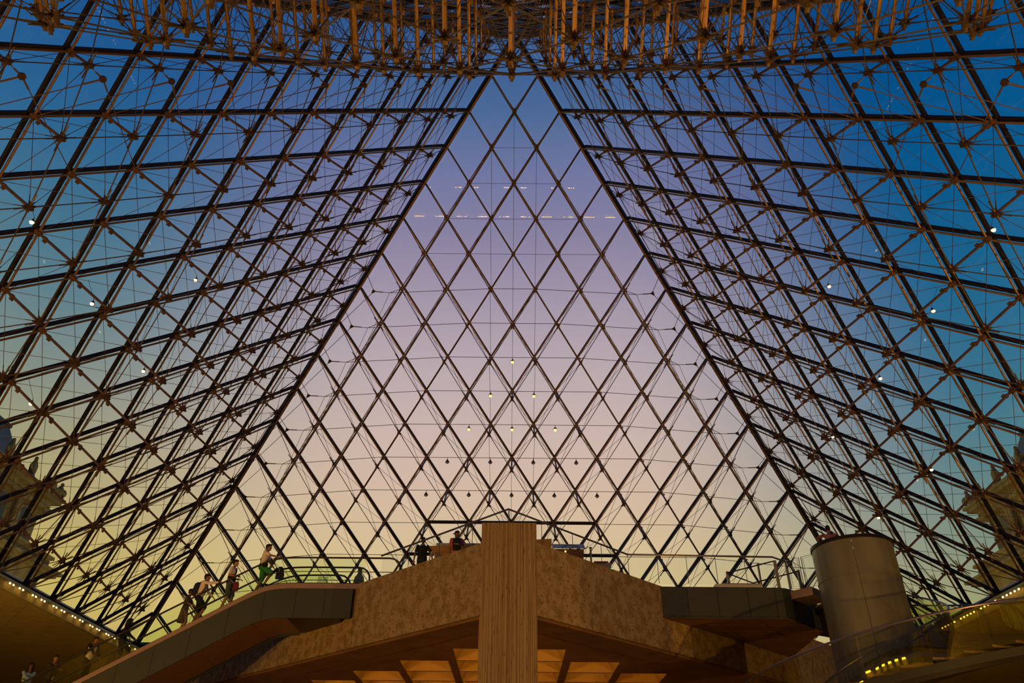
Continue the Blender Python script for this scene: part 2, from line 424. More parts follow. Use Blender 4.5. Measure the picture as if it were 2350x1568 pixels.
# soffit fields around the opening, divided by open joints running outwards
def soffit(side):
    if side in 'lr':
        s = -1 if side == 'l' else 1; cuts = [-30, -14, -3.2, 7.7, 18.5, 44]
        for i in range(len(cuts)-1):
            y0, y1 = cuts[i]+.012, cuts[i+1]-.012
            sk = 1.25
            poly = [(s*IN, y0, -.55), (s*IN, y1, -.55), (s*(IN+24), y1+24*sk, -.55), (s*(IN+24), y0+24*sk, -.55)]
            part('soffit_slab', MB().prism(poly if s > 0 else poly[::-1], (0, 0, .3)), 'hall_concrete', ce)
        part('soffit_backing', MB().box((s*(IN+14), 14, -.29), (28, 90, .06)), 'dark_joint', ce)
    else:
        part('soffit_slab', MB().box((0, IN+14, -.42), (2*IN, 28, .26)), 'hall_concrete', ce)
for s in 'lrf': soffit(s)
part('soffit_slab', MB().box((0, -33, -.42), (2*IN+40, 31, .26)), 'hall_concrete', ce)
for s, nm in ((-1, 'wall_west'), (1, 'wall_east')):
    w = setting(nm, (s*42, 8, -9.4), 'stone wall at the far side of the hall'); part('wall_face', MB().box((s*42.2, 8, -5), (.4, 84, 9.6)), 'hall_concrete', w)
w = setting('wall_north', (0, 46, -9.4), 'stone wall closing the hall behind the platform'); part('wall_face', MB().box((0, 46.2, -5), (84, .4, 9.6)), 'hall_concrete', w)
w = setting('wall_south', (0, -32, -9.4), 'stone wall behind the viewer'); part('wall_face', MB().box((0, -32.2, -5), (84, .4, 9.6)), 'hall_concrete', w)
# upstand (curb) carrying the glass on each side
for i, (a, b) in enumerate((((-17.55, -18), (-17.55, 18)), ((17.55, -18), (17.55, 18)), ((-18, 17.55), (18, 17.55)))):
    r_ = setting('trim_%d' % (5+i), (a[0], a[1], -.55), 'steel curb under the glass base')
    part('curb', MB().beam((a[0], a[1], -.35), (b[0], b[1], -.35), .5, .36, (0, 0, 1)), 'hall_concrete', r_)
    part('curb_rail', MB().beam((a[0]*.984, a[1]*.984, -.2), (b[0]*.984, b[1]*.984, -.2), .07, .08, (0, 0, 1)), 'grey_metal', r_)
# light battens along both side curbs: four small bulbs each
orda = ['first', 'second', 'third', 'fourth', 'fifth', 'sixth', 'seventh', 'eighth']
for s, nm, ys in ((-1, 'left', [6.4+1.5*i for i in range(8)]), (1, 'right', [4.6+1.5*i for i in range(6)])):
    for i, y in enumerate(ys):
        x = s*17.2
        t = thing('light_batten', (x, y, -.3), 'light batten with four bulbs under the %s glass base, %s from the viewer' % (nm, orda[i]), 'lamp', 'battens under the %s glass base' % nm)
        part('housing', MB().box((x, y, -.27), (.09, 1.25, .05)), 'grey_metal', t)
        for dy in (-.42, -.20, .20, .42) if s < 0 else (-.5, -.25, 0, .25, .5):
            part('bulb', MB().ball((x-s*.03, y+dy, -.33), (.03, .042, .028), 8, 5), 'lamp_warm', t, True)

for row, (y, z, nb, w) in enumerate(((-17.2, -.3, 8, .72), (-12.9, 5.35, 5, .36))):
    for i in range(10):
        x = -7.65+1.7*i+(.25 if row else 0)*(-1)**i; nm = (orda+['ninth', 'tenth'])[i]
        t = thing('light_batten', (x, y, z), ('long light batten under the rear glass base, %s from the west' if row == 0 else 'short light batten hung in the rear truss, %s from the west') % nm, 'lamp', 'battens mirrored in the front glass')
        part('housing', MB().box((x, y, z+.05), (w+.1, .10, .06)), 'grey_metal', t)
        for k in range(nb): part('bulb', MB().ball((x-w/2+w*k/(nb-1), y, z-.02), (.055, .06, .060), 8, 5), 'lamp_gold', t, True)
        if row: part('wire', MB().tube([(x, y, z+.05), (x, y-.3, z+.75)], .008, 4), 'cable', t)

# ================================================================== PLATFORM
pf = thing('belvedere_platform', (0, 1.2, -9.4), 'triangular concrete platform on a corner column with coffered underside', 'platform')
YT = 1.45                                         # where the two outer faces meet
# corner column, full height, its front marked by the formwork boards
cw = .795; COLP = []; xb = -cw
while xb < cw-.03:
    wb = min(random.choice((.09, .105, .12, .135)), cw-.03-xb); yb = .57+random.uniform(0, .010)
    COLP += [(xb+.004, yb, -9.4), (xb+wb-.004, yb, -9.4), (xb+wb, .59, -9.4)]; xb += wb
COLP += [(cw-.03, 2.2, -9.4), (0, 3.0, -9.4), (-cw, 2.2, -9.4)]
part('column', MB().prism(COLP, (0, 0, 9.4)), 'board_marked_concrete', pf)
def beam_seg(sx, t0, t1, mat='concrete'):
    # face runs from (0,YT) along (sx,1); t = distance along |x|
    a, b = V((sx*t0, YT+t0, ZB)), V((sx*t1, YT+t1, ZB)); nin = V((-sx*.32, .32, 0))
    m = MB().prism([a, b, b+nin*2, a+nin*2] if sx > 0 else [a, a+nin*2, b+nin*2, b], (0, 0, -ZB))
    return part('beam_segment', m, mat, pf)
for sx in (-1, 1):
    beam_seg(sx, .5, 5.40); beam_seg(sx, 5.415, 12.2); beam_seg(sx, 12.215, 15.4)
    # dark lip under each beam and the flat soffit boards behind it
    a, b = V((sx*.5, YT+.5, ZB-.03)), V((sx*17.5, YT+17.5, ZB-.03)); nin = V((-sx*.32, .32, 0))
    cuts = [.5, 1.9, 5.6, 9.4, 12.5, 15.4]
    for i in range(5):
        a, b = V((sx*(cuts[i]+.01), YT+cuts[i]+.01, ZB-.07)), V((sx*(cuts[i+1]-.01), YT+cuts[i+1]-.01, ZB-.07))
        o = V((-sx*.09, .09, 0))
        m = MB().prism([a+o, b+o, b+o+nin*2.6, a+o+nin*2.6], (0, 0, .07)); part('soffit_board', m, 'soffit_concrete', pf)
slab = MB().prism([(0, YT+.7, -.25), (14.9, YT+15.6, -.25), (-14.9, YT+15.6, -.25)], (0, 0, .24)); part('deck', slab, 'floor_stone', pf)
# waffle ceiling: one tapered coffer per cell with its own lamp
PT = 2.06
def coffer_mesh():
    o, i_, h, w = PT/2, PT/2-.15, .62, .46
    yo = .06
    def sq(hx, hy, z): return [(-hx, -hy, z), (hx, -hy, z), (hx, hy, z), (-hx, hy, z)]
    m = MB()
    m.loft([sq(o, o, 0), sq(i_, o-yo, 0)], 1, caps=False); m.loft([sq(i_, o-yo, 0), sq(i_-.36, o-yo-.10, h)], caps=False)
    m.add(sq(i_-.36, o-yo-.10, h), [(3, 2, 1, 0)])
    m.loft([sq(o, o, 0), sq(o, o, h+.05)], caps=False); m.add(sq(o, o, h+.05), [(0, 1, 2, 3)])
    return m.mesh('coffer', ['coffer_concrete', 'soffit_concrete'])  # rib undersides in darker concrete, their shade beside the lit recesses put into colour
cofm = coffer_mesh()
lmp = MB().box((0, -PT/2+.30, .42), (1.1, .05, .05)).mesh('lamp', 'coffer_lamp')
for r in range(0, 6):
    y = 6.82+PT/2-.06+r*PT
    for c in range(-6, 6):
        x = (c+.5)*PT
        if abs(x)+PT/2 > (y-PT/2-YT)-1.2+.35*0: continue
        cf = put('coffer', cofm, pf, (x, y, ZB)); put('lamp', lmp, cf, (x, y, ZB))
    # plain soffit between the coffers and the beams
    lim = max([0]+[(c+1)*PT for c in range(0, 6) if (c+.5)*PT+PT/2 <= (y-PT/2-YT)-1.2])
    for sx in (-1, 1):
        y0, y1 = y-PT/2, y+PT/2
        part('plain_soffit', MB().prism([(sx*lim, y0, ZB), (sx*(y0-YT-.4), y0, ZB), (sx*(y1-YT-.4), y1, ZB), (sx*lim, y1, ZB)], (0, 0, .3)), 'soffit_concrete', pf)
y0 = 6.82-.06
part('plain_soffit', MB().prism([(0, YT+.6, ZB), (y0-YT-.4, y0, ZB), (-(y0-YT-.4), y0, ZB)], (0, 0, .3)), 'soffit_concrete', pf)

# handrail and glass balustrade round the platform edge
hr = thing('platform_handrail', (0, 2.1, 0), 'steel handrail with thin posts and glass running round the platform edge', 'railing')
tip, lf, rg, r2_, r3_ = V((-.05, 2.11, 1)), V((-4.65, 6.8, 1)), V((4.18, 6.41, 1)), V((9.37, 6.55, 1)), V((9.98, 7.05, 1))
part('handrail', MB().tube([lf, tip, rg, r2_, r3_], .034, 8), 'rail_steel', hr, True)
def gpane(p, q, z0, z1, th=.016, mat='clear_glass', par=hr):
    p, q = V((p[0], p[1], 0)), V((q[0], q[1], 0)); d = (q-p).normalized(); n = V((-d.y, d.x, 0))*th
    return part('glass_pane', MB().prism([p+V((0, 0, z0)), q+V((0, 0, z0)), q+V((0, 0, z1)), p+V((0, 0, z1))], n), mat, par)
def rail_run(a, b, k, ins):
    for i in range(k):
        p, q = a.lerp(b, i/k+.006), a.lerp(b, (i+1)/k-.006); gpane(p+ins, q+ins, .0, .93)
        m = a.lerp(b, i/k)
        part('post', MB().tube([m, (m.x, m.y, 0)], .011, 6), 'rail_steel', hr, True)
rail_run(tip, lf, 4, V((.02, .02, 0))); rail_run(tip, rg, 4, V((-.02, .02, 0))); rail_run(rg, r2_, 5, V((0, .03, 0)))
part('post', MB().tube([tip+V((.03, .02, 0)), (tip.x+.03, tip.y+.02, 0)], .011, 6), 'rail_steel', hr, True)
part('post', MB().beam((9.98, 7.05, 1), (9.98, 7.05, 0), .09, .05, (1, 0, 0)), 'rail_steel', hr)
part('post', MB().beam((9.02, 7.2, .98), (9.02, 7.2, 0), .09, .05, (1, 0, 0)), 'rail_steel', hr)

# ---------------- landing beside the lift, right: granite box with soffit panels
bx = thing('lift_landing', (7.5, 6.76, -1.1), 'dark granite clad landing box with orange underside by the round lift shaft', 'landing')
pts = [(5.30, 6.76), (9.58, 6.76), (11.4, 8.55), (11.65, 13.2), (11.7, 13.3)]
core = [(5.31, 6.80, -1.05), (9.56, 6.80, -1.05), (11.35, 8.58, -1.05), (11.6, 13.2, -1.05), (11.8, 13.25, -1.05)]
part('core', MB().prism(core, (0, 0, 1.04)), 'dark_joint', bx)
xs = [5.20, 6.22, 7.27, 8.34, 9.30, 9.58]
for i in range(5):
    part('granite_panel', MB().box(((xs[i]+xs[i+1])/2, 6.77, -.53), (xs[i+1]-xs[i]-.014, .05, 1.0)), 'granite', bx)
part('edge_strip', MB().box((7.39, 6.77, -1.07), (4.38, .07, .055)), 'granite', bx)
d = V((1.82, 1.79, 0)); L = d.length; d.normalize()
for i in range(2):
    a = V((9.585, 6.765, 0))+d*(L*i/2+.007); b = V((9.585, 6.765, 0))+d*(L*(i+1)/2-.007)
    part('granite_panel', MB().prism([a+V((0, 0, -1.03)), b+V((0, 0, -1.03)), b+V((0, 0, -.02)), a+V((0, 0, -.02))], V((-.03, .03, 0))), 'granite', bx)
# soffit panels: cut by slanting joints and one long joint
def sp_(x0, x1, y0, y1, sk=1.15):
    q = [(x0+(y0-6.76)*sk*.6, y0), (x1+(y0-6.76)*sk*.6, y0), (x1+(y1-6.76)*sk*.6, y1), (x0+(y1-6.76)*sk*.6, y1)]
    def clipx(x, y):
        hi = 9.58+(y-6.76)*1.01 if y < 8.55 else 11.4+(y-8.55)*.054
        lo = (y-YT)-.35
        return (min(max(x, lo), hi), y, -1.10)
    c = [clipx(*p) for p in q]
    if c[1][0]-c[0][0] < .03 and c[2][0]-c[3][0] < .03: return
    part('soffit_panel', MB().prism(c, (0, 0, .05)), 'soffit_panel', bx)
ybands = [6.74, 7.65, 8.55, 9.9, 11.5, 13.2]
for bi in range(5):
    x = 2.0
    while x < 11.5:
        sp_(x+.018, x+1.62-.018, ybands[bi]+.018, ybands[bi+1]-.018); x += 1.62
# bridge from landing to the lift
bd = V((.62, -.62, 0))
bp = V((10.05, 7.25, 0)); wv = V((.5, .5, 0))
part('bridge', MB().prism([bp-wv*.1+V((0, 0, -.30)), bp-wv*.1+bd*.95+V((0, 0, -.30)), bp+wv*1.6+bd*.95+V((0, 0, -.30)), bp+wv*1.6+V((0, 0, -.30))], (0, 0, .28)), 'coping_stone', bx)

# ---------------- round lift shaft
CX, CY, CR = 11.78, 5.43, 1.31
sh = thing('lift_shaft', (CX, CY, -9.4), 'tall round metal lift shaft with black rim inside the spiral stair', 'elevator')
def arc(r, z, a0, a1, k, c=(CX, CY)): return [V((c[0]+r*math.cos(a0+(a1-a0)*i/k), c[1]+r*math.sin(a0+(a1-a0)*i/k), z)) for i in range(k+1)]
def shell(r, z0, z1, a0, a1, k, th=.03):
    m = MB(); o = [arc(r, z0, a0, a1, k), arc(r, z1, a0, a1, k), arc(r-th, z1, a0, a1, k), arc(r-th, z0, a0, a1, k)]
    n = k+1; vs = sum(o, []); fs = []
    for b in range(4):
        for i in range(k): fs.append((b*n+i, b*n+i+1, ((b+1) % 4)*n+i+1, ((b+1) % 4)*n+i))
    fs += [(0, n, 2*n, 3*n), (k, n+k, 2*n+k, 3*n+k)]
    return m.add(vs, fs)
zs = [-9.4, -6.9, -3.4, -.22, .93]
for zi in range(4):
    for i in range(6):
        a0 = math.radians(-112+60*i+.25); a1 = math.radians(-112+60*(i+1)-.25)
        part('shaft_panel', shell(CR, zs[zi]+.008, zs[zi+1]-.008, a0, a1, 12), 'shaft_steel', sh, True)
part('core', MB().loft([arc(CR-.035, -9.4, 0, 2*math.pi, 40)[:-1], arc(CR-.035, 0.0, 0, 2*math.pi, 40)[:-1]]), 'dark_joint', sh, True)
part('band', shell(CR+.022, -.24, -.20, 0, 2*math.pi, 48, .05), 'shaft_steel', sh, True)
part('rim', shell(CR+.04, .93, 1.03, 0, 2*math.pi, 48, .12), 'near_black', sh, True)

# ---------------- spiral stair around the shaft
ss = thing('spiral_stair', (CX, CY, -9.4), 'spiral stair with glass balustrades curling around the lift shaft', 'staircase')
RO, RI = 5.0, 2.4
zh = lambda th: -.8+1.0*th
def hel(r, dz, t0, t1, k): return [V((CX+r*math.cos(t0+(t1-t0)*i/k), CY+r*math.sin(t0+(t1-t0)*i/k), zh(t0+(t1-t0)*i/k)+dz)) for i in range(k+1)]
T0, T1 = -5.2, 1.75
part('handrail', MB().tube(hel(RO, 0, T0, T1, 110), .033, 8), 'rail_steel', ss, True)
part('handrail', MB().tube(hel(RI, 0, T0, 1.2, 100), .033, 8), 'rail_steel', ss, True)
def ribbon(r, z0, z1, t0, t1, k, th):
    a, b, c, d_ = hel(r, z0, t0, t1, k), hel(r, z1, t0, t1, k), hel(r-th, z1, t0, t1, k), hel(r-th, z0, t0, t1, k)
    return MB().loft([[a[i], b[i], c[i], d_[i]] for i in range(k+1)])
part('stringer', ribbon(RO+.12, -1.40, -1.19, T0, T1, 110, .16), 'stringer_stone', ss, True)
part('stringer', ribbon(RI+.02, -1.45, -1.1, T0, 1.2, 100, .10), 'granite', ss, True)
nst = 42
for i in range(nst):
    t0 = T0+(T1-T0)*i/nst; t1 = T0+(T1-T0)*(i+1)/nst
    z = zh(t0)-1.02
    m = MB(); A = [V((CX+r*math.cos(t), CY+r*math.sin(t), 0)) for r, t in ((RI, t0), (RO, t0), (RO, t1), (RI, t1))]
    m.prism([p+V((0, 0, z-.06)) for p in A], (0, 0, .06)); part('tread', m, 'tread_stone', ss)
und = MB(); k = 90
ra, rb = hel(RI, -1.36, T0, T1, k), hel(RO+.10, -1.40, T0, T1, k)
und.loft([[ra[i], rb[i], rb[i]-V((0, 0, .12)), ra[i]-V((0, 0, .12))] for i in range(k+1)]); part('underside', und, 'near_black', ss, True)
gk = 20
for i in range(gk):
    t0 = T0+(T1-T0)*i/gk+.006; t1 = T0+(T1-T0)*(i+1)/gk-.006
    part('glass_pane', ribbon(RO, -1.2, -.05, t0, t1, 6, .015), 'amber_glass', ss, True)
    if t1 < 1.2: part('glass_pane', ribbon(RI, -1.1, -.05, t0, t1, 6, .015), 'amber_glass', ss, True)

# ================================================================== ESCALATORS
es = thing('escalator', (-8.5, 6.8, 0), 'granite clad escalator rising to the platform, glass balustrade nearest the viewer', 'escalator')
SL = .562
def zt(x): return 0 if x > -8.45 else (x+8.45)*SL
def curve(off, x0, x1, y, k=60):
    """top line of the truss with a soft knee, lifted by off"""
    out = []
    for i in range(k+1):
        x = x0+(x1-x0)*i/k; w = .75; c = -8.55
        z = -SL*w*math.log1p(math.exp(min(60, -(x-c)/w*3)))/3
        out.append(V((x, y, z+off)))
    return out
YF, YB = 6.8, 9.25
# granite panels of the near cheek, cut by plumb joints
jx = [-5.52, -6.48, -7.50, -8.6, -9.75, -10.9, -12.0, -13.1, -14.2, -15.3, -16.4]
for i in range(len(jx)-1):
    a, b = jx[i]-.006, jx[i+1]+.006
    tp = curve(-.20, b, a, YF-.02, 6); lo = curve(-1.2, b, a, YF-.02, 6)
    part('granite_panel', MB().prism(tp+lo[::-1], (0, .05, 0)), 'granite', es)
tp = curve(-.11, -16.5, -5.55, YF+.035); lo = curve(-1.19, -16.5, -5.55, YF+.035)
part('core', MB().prism(tp+lo[::-1], (0, .10, 0)), 'dark_joint', es)
# coping: bevelled stone cap
cp = MB(); a, b, c, d_ = curve(-.19, -16.5, -5.0, YF-.035), curve(-.0, -16.5, -5.0, YF+.02), curve(.02, -16.5, -5.0, YF+.18), curve(-.19, -16.5, -5.0, YF+.18)
cp.loft([[a[i], b[i], c[i], d_[i]] for i in range(len(a))]); part('coping', cp, 'coping_stone', es)
# soffit of the inclined truss in long panels
sxs = [-5.9, -7.7, -8.9, -10.6, -12.4, -14.3, -16.5]
for i in range(6):
    a, b = sxs[i]-.01, sxs[i+1]+.01
    lo = curve(-1.20, b, a, YF+.03, 8); hi = curve(-1.14, b, a, YF+.03, 8)
    part('soffit_panel', MB().prism(lo+hi[::-1], (0, 2.2, 0)), 'soffit_panel' if i > 0 else 'near_black', es)  # panel under the landing is plain near-black, unlike the others
part('far_cheek', MB().prism(curve(-.1, -16.5, -5.5, YB)+curve(-1.2, -16.5, -5.5, YB)[::-1], (0, .1, 0)), 'granite', es)
# steps and landing plates
x = -8.6
for y0 in (6.98, 8.2):
    for i in range(20):
        x = -8.75-.4*i; z = zt(x)+.05
        part('step', MB().box((x, y0+.5, z-.09), (.4, .86, .18)), 'grey_metal', es)
part('landing_plate', MB().box((-7.0, 8.05, -.14), (3.0, 2.3, .06)), 'grey_metal', es)
# three balustrades: green glass, dark handrail, rounded newel end
ends = {6.92: -4.0, 8.07: -5.3, 9.07: -6.2}
for y, xe in ends.items():
    top = curve(.95, -16.5, xe-.35, y)
    nose = [V((xe-.35+.42*math.sin(t), y, .95-.42+.42*math.cos(t))) for t in [math.pi*i/8 for i in range(1, 9)]]
    part('handrail', MB().tube(top+nose, .034, 8), 'rail_dark', es, True)
    xe2 = [-5.2 + (xe+4.0), -7.0, -8.3, -9.6, -11.0, -12.5, -14.0, -15.5]
    for i in range(len(xe2)-1):
        t_ = curve(.90, xe2[i+1]+.008, xe2[i]-.008, y, 8); b_ = curve(.0, xe2[i+1]+.008, xe2[i]-.008, y, 8)
        part('glass_pane', MB().prism(b_+t_[::-1], (0, .018, 0)), 'green_glass', es)
    part('skirt_rail', MB().tube(curve(.02, -16.5, xe-.4, y), .03, 6), 'rail_dark', es, True)
    part('mid_rail', MB().tube(curve(.47 if y < 7 else .5, -16.5, xe-.2, y+.08), .014, 6), 'rail_dark', es, True)
# ================================================================== PEOPLE
SKIN = {'light': (.46, .25, .15), 'tan': (.34, .17, .09), 'dark': (.14, .07, .04)}
for k_, c_ in SKIN.items(): pbr('skin_'+k_, c_, .55)
def cloth(name, col): return pbr(name, col, .85)
for nm, c in dict(white_cloth=(.90, .84, .82), green_cloth=(.04, .32, .13), navy_cloth=(.015, .022, .05), black_cloth=(.012, .012, .014), grey_cloth=(.10, .13, .15),
                  brown_cloth=(.13, .09, .05), khaki_cloth=(.17, .13, .07), camo_cloth=(.035, .032, .018), lightblue_cloth=(.28, .50, .68), red_cloth=(.24, .03, .06),
                  pink_cloth=(.75, .14, .20), rose_cloth=(.50, .22, .22), blue_collar=(.05, .35, .60), hair_black=(.008, .007, .006), hair_brown=(.02, .012, .008), shoe_dark=(.02, .02, .02), bag_strap=(.03, .03, .035)).items(): cloth(nm, c)
def remeshed(name, mb, mats, vox, smooth=2):
    """union of overlapping solids grown into ONE continuous surface"""
    me = mb.mesh(name, mats, True); ob = bpy.data.objects.new(name, me); COL.objects.link(ob)
    m = ob.modifiers.new('r', 'REMESH'); m.mode = 'VOXEL'; m.voxel_size = vox; m.use_smooth_shade = True
    s = ob.modifiers.new('s', 'SMOOTH'); s.factor = .5; s.iterations = smooth
    dg = bpy.context.evaluated_depsgraph_get(); out = bpy.data.meshes.new_from_object(ob.evaluated_get(dg))
    bpy.data.objects.remove(ob); bpy.data.meshes.remove(me); out.name = name
    out.materials.clear()
    for q in (mats if isinstance(mats, (list, tuple)) else [mats]): out.materials.append(MAT[q])
    out.polygons.foreach_set('material_index', [0]*len(out.polygons)); return out
def cap_(mb, pts, rs, n=10):
    mb.tube(pts, rs, n)
    for p, r in zip(pts, rs): mb.ball(p, r*.995, n, 7)
def ik(a, b, l1, l2, hint):
    a, b = V(a), V(b); d = b-a; L = d.length
    if L > (l1+l2)*.985: b = a+d.normalized()*(l1+l2)*.985; d = b-a; L = d.length
    x = (l1*l1-l2*l2+L*L)/(2*L); h = math.sqrt(max(0, l1*l1-x*x)); d.normalize()
    hv = V(hint); hv = (hv-d*hv.dot(d)).normalized(); return a+d*x+hv*h, b
def person(label, loc, yaw, h=1.75, skin='light', lean=0., turn=0., nod=0., arms=None, legs=None, top=('white_cloth', 'short'), bottom=('grey_cloth', 'short'),
           hair=('hair_black', 'short'), hat=None, extra=None, female=False, collar=None):
    s = h/1.75; R_ = Matrix.Rotation(yaw, 3, 'Z'); L0 = V(loc)
    W = lambda p: L0+R_ @ (V(p)*s)
    inv = lambda w: (R_.transposed() @ (V(w)-L0))/s
    hip = V((0, 0, .93)); RL = Matrix.Rotation(-lean, 3, 'X')
    T = lambda p: hip+RL @ (V(p)-hip)
    root = thing('person', loc, label, 'person')
    sw = .93 if female else 1.
    # --- skeleton
    sh = {q: T((q*.18*sw, 0, 1.425)) for q in (-1, 1)}
    arms = arms or {}; legs = legs or {}
    arm = {}
    for q in (-1, 1):
        tgt, hint = arms.get(q, (None, (q*.3, -1, 0)))
        w = T((q*.25, .05, .86)) if tgt is None else inv(tgt)
        e, w = ik(sh[q], w, .29, .26, hint); arm[q] = (sh[q], e, w)
    leg = {}
    for q in (-1, 1):
        hp = V((q*.09, 0, .92)); a = legs.get(q, (q*.10, -.02, .08)); a = V(a)
        kn, a = ik(hp, a, .44, .42, (0, 1, .05)); leg[q] = (hp, kn, a)
    # --- torso rings
    def ring(z, rx, ry, yo=0., n=16): return [T((rx*sw*math.cos(2*math.pi*i/n), yo+ry*math.sin(2*math.pi*i/n), z)) for i in range(n)]
    wst = .128 if female else .15
    prof = [(.84, .13, .10, 0), (.90, .165, .115, -.005), (.98, .168, .115, -.005), (1.10, wst, .10, 0), (1.22, .158, .108, .005), (1.33, .178, .108, .005), (1.41, .165, .088, 0), (1.465, .075, .06, 0)]
    def torso(mb, inf=0., z0=.84, z1=1.5):
        mb.loft([[W(p) for p in ring(z, rx+inf, ry+inf, yo)] for z, rx, ry, yo in prof if z0 <= z <= z1])
    hd = T((0, .035, 1.635)); HR = Matrix.Rotation(turn, 3, 'Z') @ Matrix.Rotation(-lean*.35-nod, 3, 'X')
    Hd = lambda p: W(hd+HR @ V(p))
    b = MB(); torso(b)
    cap_(b, [W(T((0, -.005, 1.44))), W(T((0, .015, 1.52))), Hd((0, -.015, -.05))], [.062*s, .052*s, .052*s])
    def ell(c, r, n=14, m=9):
        g = MB().ball((0, 0, 0), r, n, m); b.add([Hd(V(c)+V(v)) for v in g.v], g.f)
    ell((0, -.012, .02), (.076, .096, .105)); ell((0, .018, -.055), (.058, .068, .062)); ell((0, .055, -.095), (.028, .025, .022))
    ell((0, .095, -.018), (.013, .022, .020), 8, 6); ell((0, .088, .008), (.010, .014, .030), 8, 6)      # nose
    ell((0, .078, -.058), (.024, .012, .010), 8, 6)                                                       # mouth
    ell((0, .070, .030), (.055, .020, .012), 8, 6)                                                        # brow
    for q in (-1, 1): ell((q*.078, -.005, -.01), (.010, .022, .034), 8, 6)                               # ears
    for q in (-1, 1):
        S_, e, w = arm[q]
        cap_(b, [W(S_), W(S_.lerp(e, .45)), W(e)], [.052*s, .046*s, .038*s]); cap_(b, [W(e), W(e.lerp(w, .35)), W(w)], [.038*s, .038*s, .025*s])
        # hand: palm, four fingers of different lengths, thumb from the side of the palm
        d = (w-e).normalized(); side = V((0, 0, 1)).cross(d)
        side = V((1, 0, 0)) if side.length < .3 else side.normalized()
        pn = side.cross(d).normalized(); curl = -pn if pn.z > 0 else pn
        if arms.get(q) is None: side, curl = V((0, 1, 0)), V((-q, 0, 0))
        for t in (-.024, -.008, .008, .024): cap_(b, [W(w+side*t*.5), W(w+d*.085+side*t)], [.016*s, .0135*s], 6)
        for t, ln in zip((-.030, -.010, .010, .030), (.060, .074, .080, .070)):
            p0 = w+d*.085+side*t; p1 = p0+d*ln*.5+curl*ln*.12; p2 = p1+d*ln*.28+curl*ln*.42
            cap_(b, [W(p0), W(p1), W(p2)], [.0105*s, .0100*s, .0085*s], 6)
        t0 = w+d*.03+side*.028; cap_(b, [W(t0), W(t0+d*.03+side*.03+curl*.01), W(t0+d*.06+side*.034+curl*.025)], [.014*s, .012*s, .010*s], 6)
    for q in (-1, 1):
        hp, kn, a = leg[q]
        cap_(b, [W(hp+V((0, 0, .0))), W(hp.lerp(kn, .4)), W(kn)], [.088*s, .078*s, .054*s]); cap_(b, [W(kn), W(kn.lerp(a, .35)), W(a)], [.053*s, .054*s, .036*s])
        cap_(b, [W(a+V((0, -.03, -.035))), W(a+V((0, .07, -.045))), W(a+V((0, .16, -.055)))], [.036*s, .036*s, .026*s], 8)
    put('body', remeshed('body', b, 'skin_'+skin, .0105*s, 2), root, (0, 0, 0)); root.children[-1].location = -V(loc)
    def child(name, mb, mat, vox=.014, it=2):
        o = put(name, remeshed(name, mb, mat, vox*s, it), root); o.location = -V(loc); return o
    # --- eyes
    ey = MB()
    for q in (-1, 1): ey.ball(Hd((q*.030, .079, .012)), .011*s, 8, 6)
    part('eyes', ey, 'black_cloth', root, True)
    # --- top
    g = MB(); torso(g, .016, .88, 1.44)
    for q in (-1, 1):
        S_, e, w = arm[q]; g.ball(W(S_), .062*s, 10, 7)
        if top[1] == 'short': cap_(g, [W(S_), W(S_.lerp(e, .72))], [.062*s, .060*s])
        else: cap_(g, [W(S_), W(e)], [.062*s, .052*s]); cap_(g, [W(e), W(e.lerp(w, .93))], [.052*s, .040*s])
    child('shirt' if top[1] == 'short' else 'sleeved_top', g, top[0])
    if collar: part('collar', MB().tube([W(T((.075*math.cos(t), .01+.068*math.sin(t), 1.475))) for t in [2*math.pi*i/14 for i in range(14)]], .02*s, 6, closed=True), collar, root, True)
    # --- bottom
    g = MB(); g.loft([[W(p) for p in ring(z, rx+.014, ry+.014, yo)] for z, rx, ry, yo in prof[:3]]+[[W(p) for p in ring(1.02, .16, .112)]])
    for q in (-1, 1):
        hp, kn, a = leg[q]
        if bottom[1] == 'short': cap_(g, [W(hp), W(hp.lerp(kn, .5)), W(hp.lerp(kn, .93))], [.104*s, .098*s, .088*s])
        elif bottom[1] == 'long': cap_(g, [W(hp), W(kn)], [.102*s, .074*s]); cap_(g, [W(kn), W(a.lerp(kn, .06))], [.074*s, .058*s])
    if bottom[1] == 'skirt':
        g.loft([[W((.17*math.cos(t), .12*math.sin(t), .98)) for t in [2*math.pi*i/16 for i in range(16)]], [W((.23*math.cos(t), .20*math.sin(t), .50)) for t in [2*math.pi*i/16 for i in range(16)]]])
    child({'short': 'shorts', 'long': 'trousers', 'skirt': 'skirt'}[bottom[1]], g, bottom[0])
    for q in (-1, 1):
        g = MB(); a = leg[q][2]
        cap_(g, [W(a+V((0, -.03, -.035))), W(a+V((0, .07, -.043))), W(a+V((0, .165, -.053)))], [.044*s, .043*s, .030*s], 8); child('shoe', g, 'shoe_dark', .014, 1)
    # --- hair
    if hair:
        g = MB()
        def hb(c, r): q_ = MB().ball((0, 0, 0), r, 12, 8); g.add([Hd(V(c)+V(v)) for v in q_.v], q_.f)
        hb((0, -.030, .045), (.086, .100, .096)); hb((0, .020, .085), (.070, .070, .050))
        if hair[1] == 'short': hb((0, -.055, -.01), (.078, .062, .07))
        if hair[1] == 'quiff': hb((0, .045, .105), (.062, .055, .036)); hb((0, -.055, -.01), (.078, .060, .07))
        if hair[1] == 'long':
            for q in (-1, 1): cap_(g, [Hd((q*.07, -.02, .02)), Hd((q*.085, -.03, -.12)), Hd((q*.075, -.03, -.26))], [.038*s, .042*s, .026*s], 8)
            cap_(g, [Hd((0, -.07, .02)), Hd((0, -.095, -.14)), Hd((0, -.09, -.30))], [.075*s, .07*s, .04*s], 8)
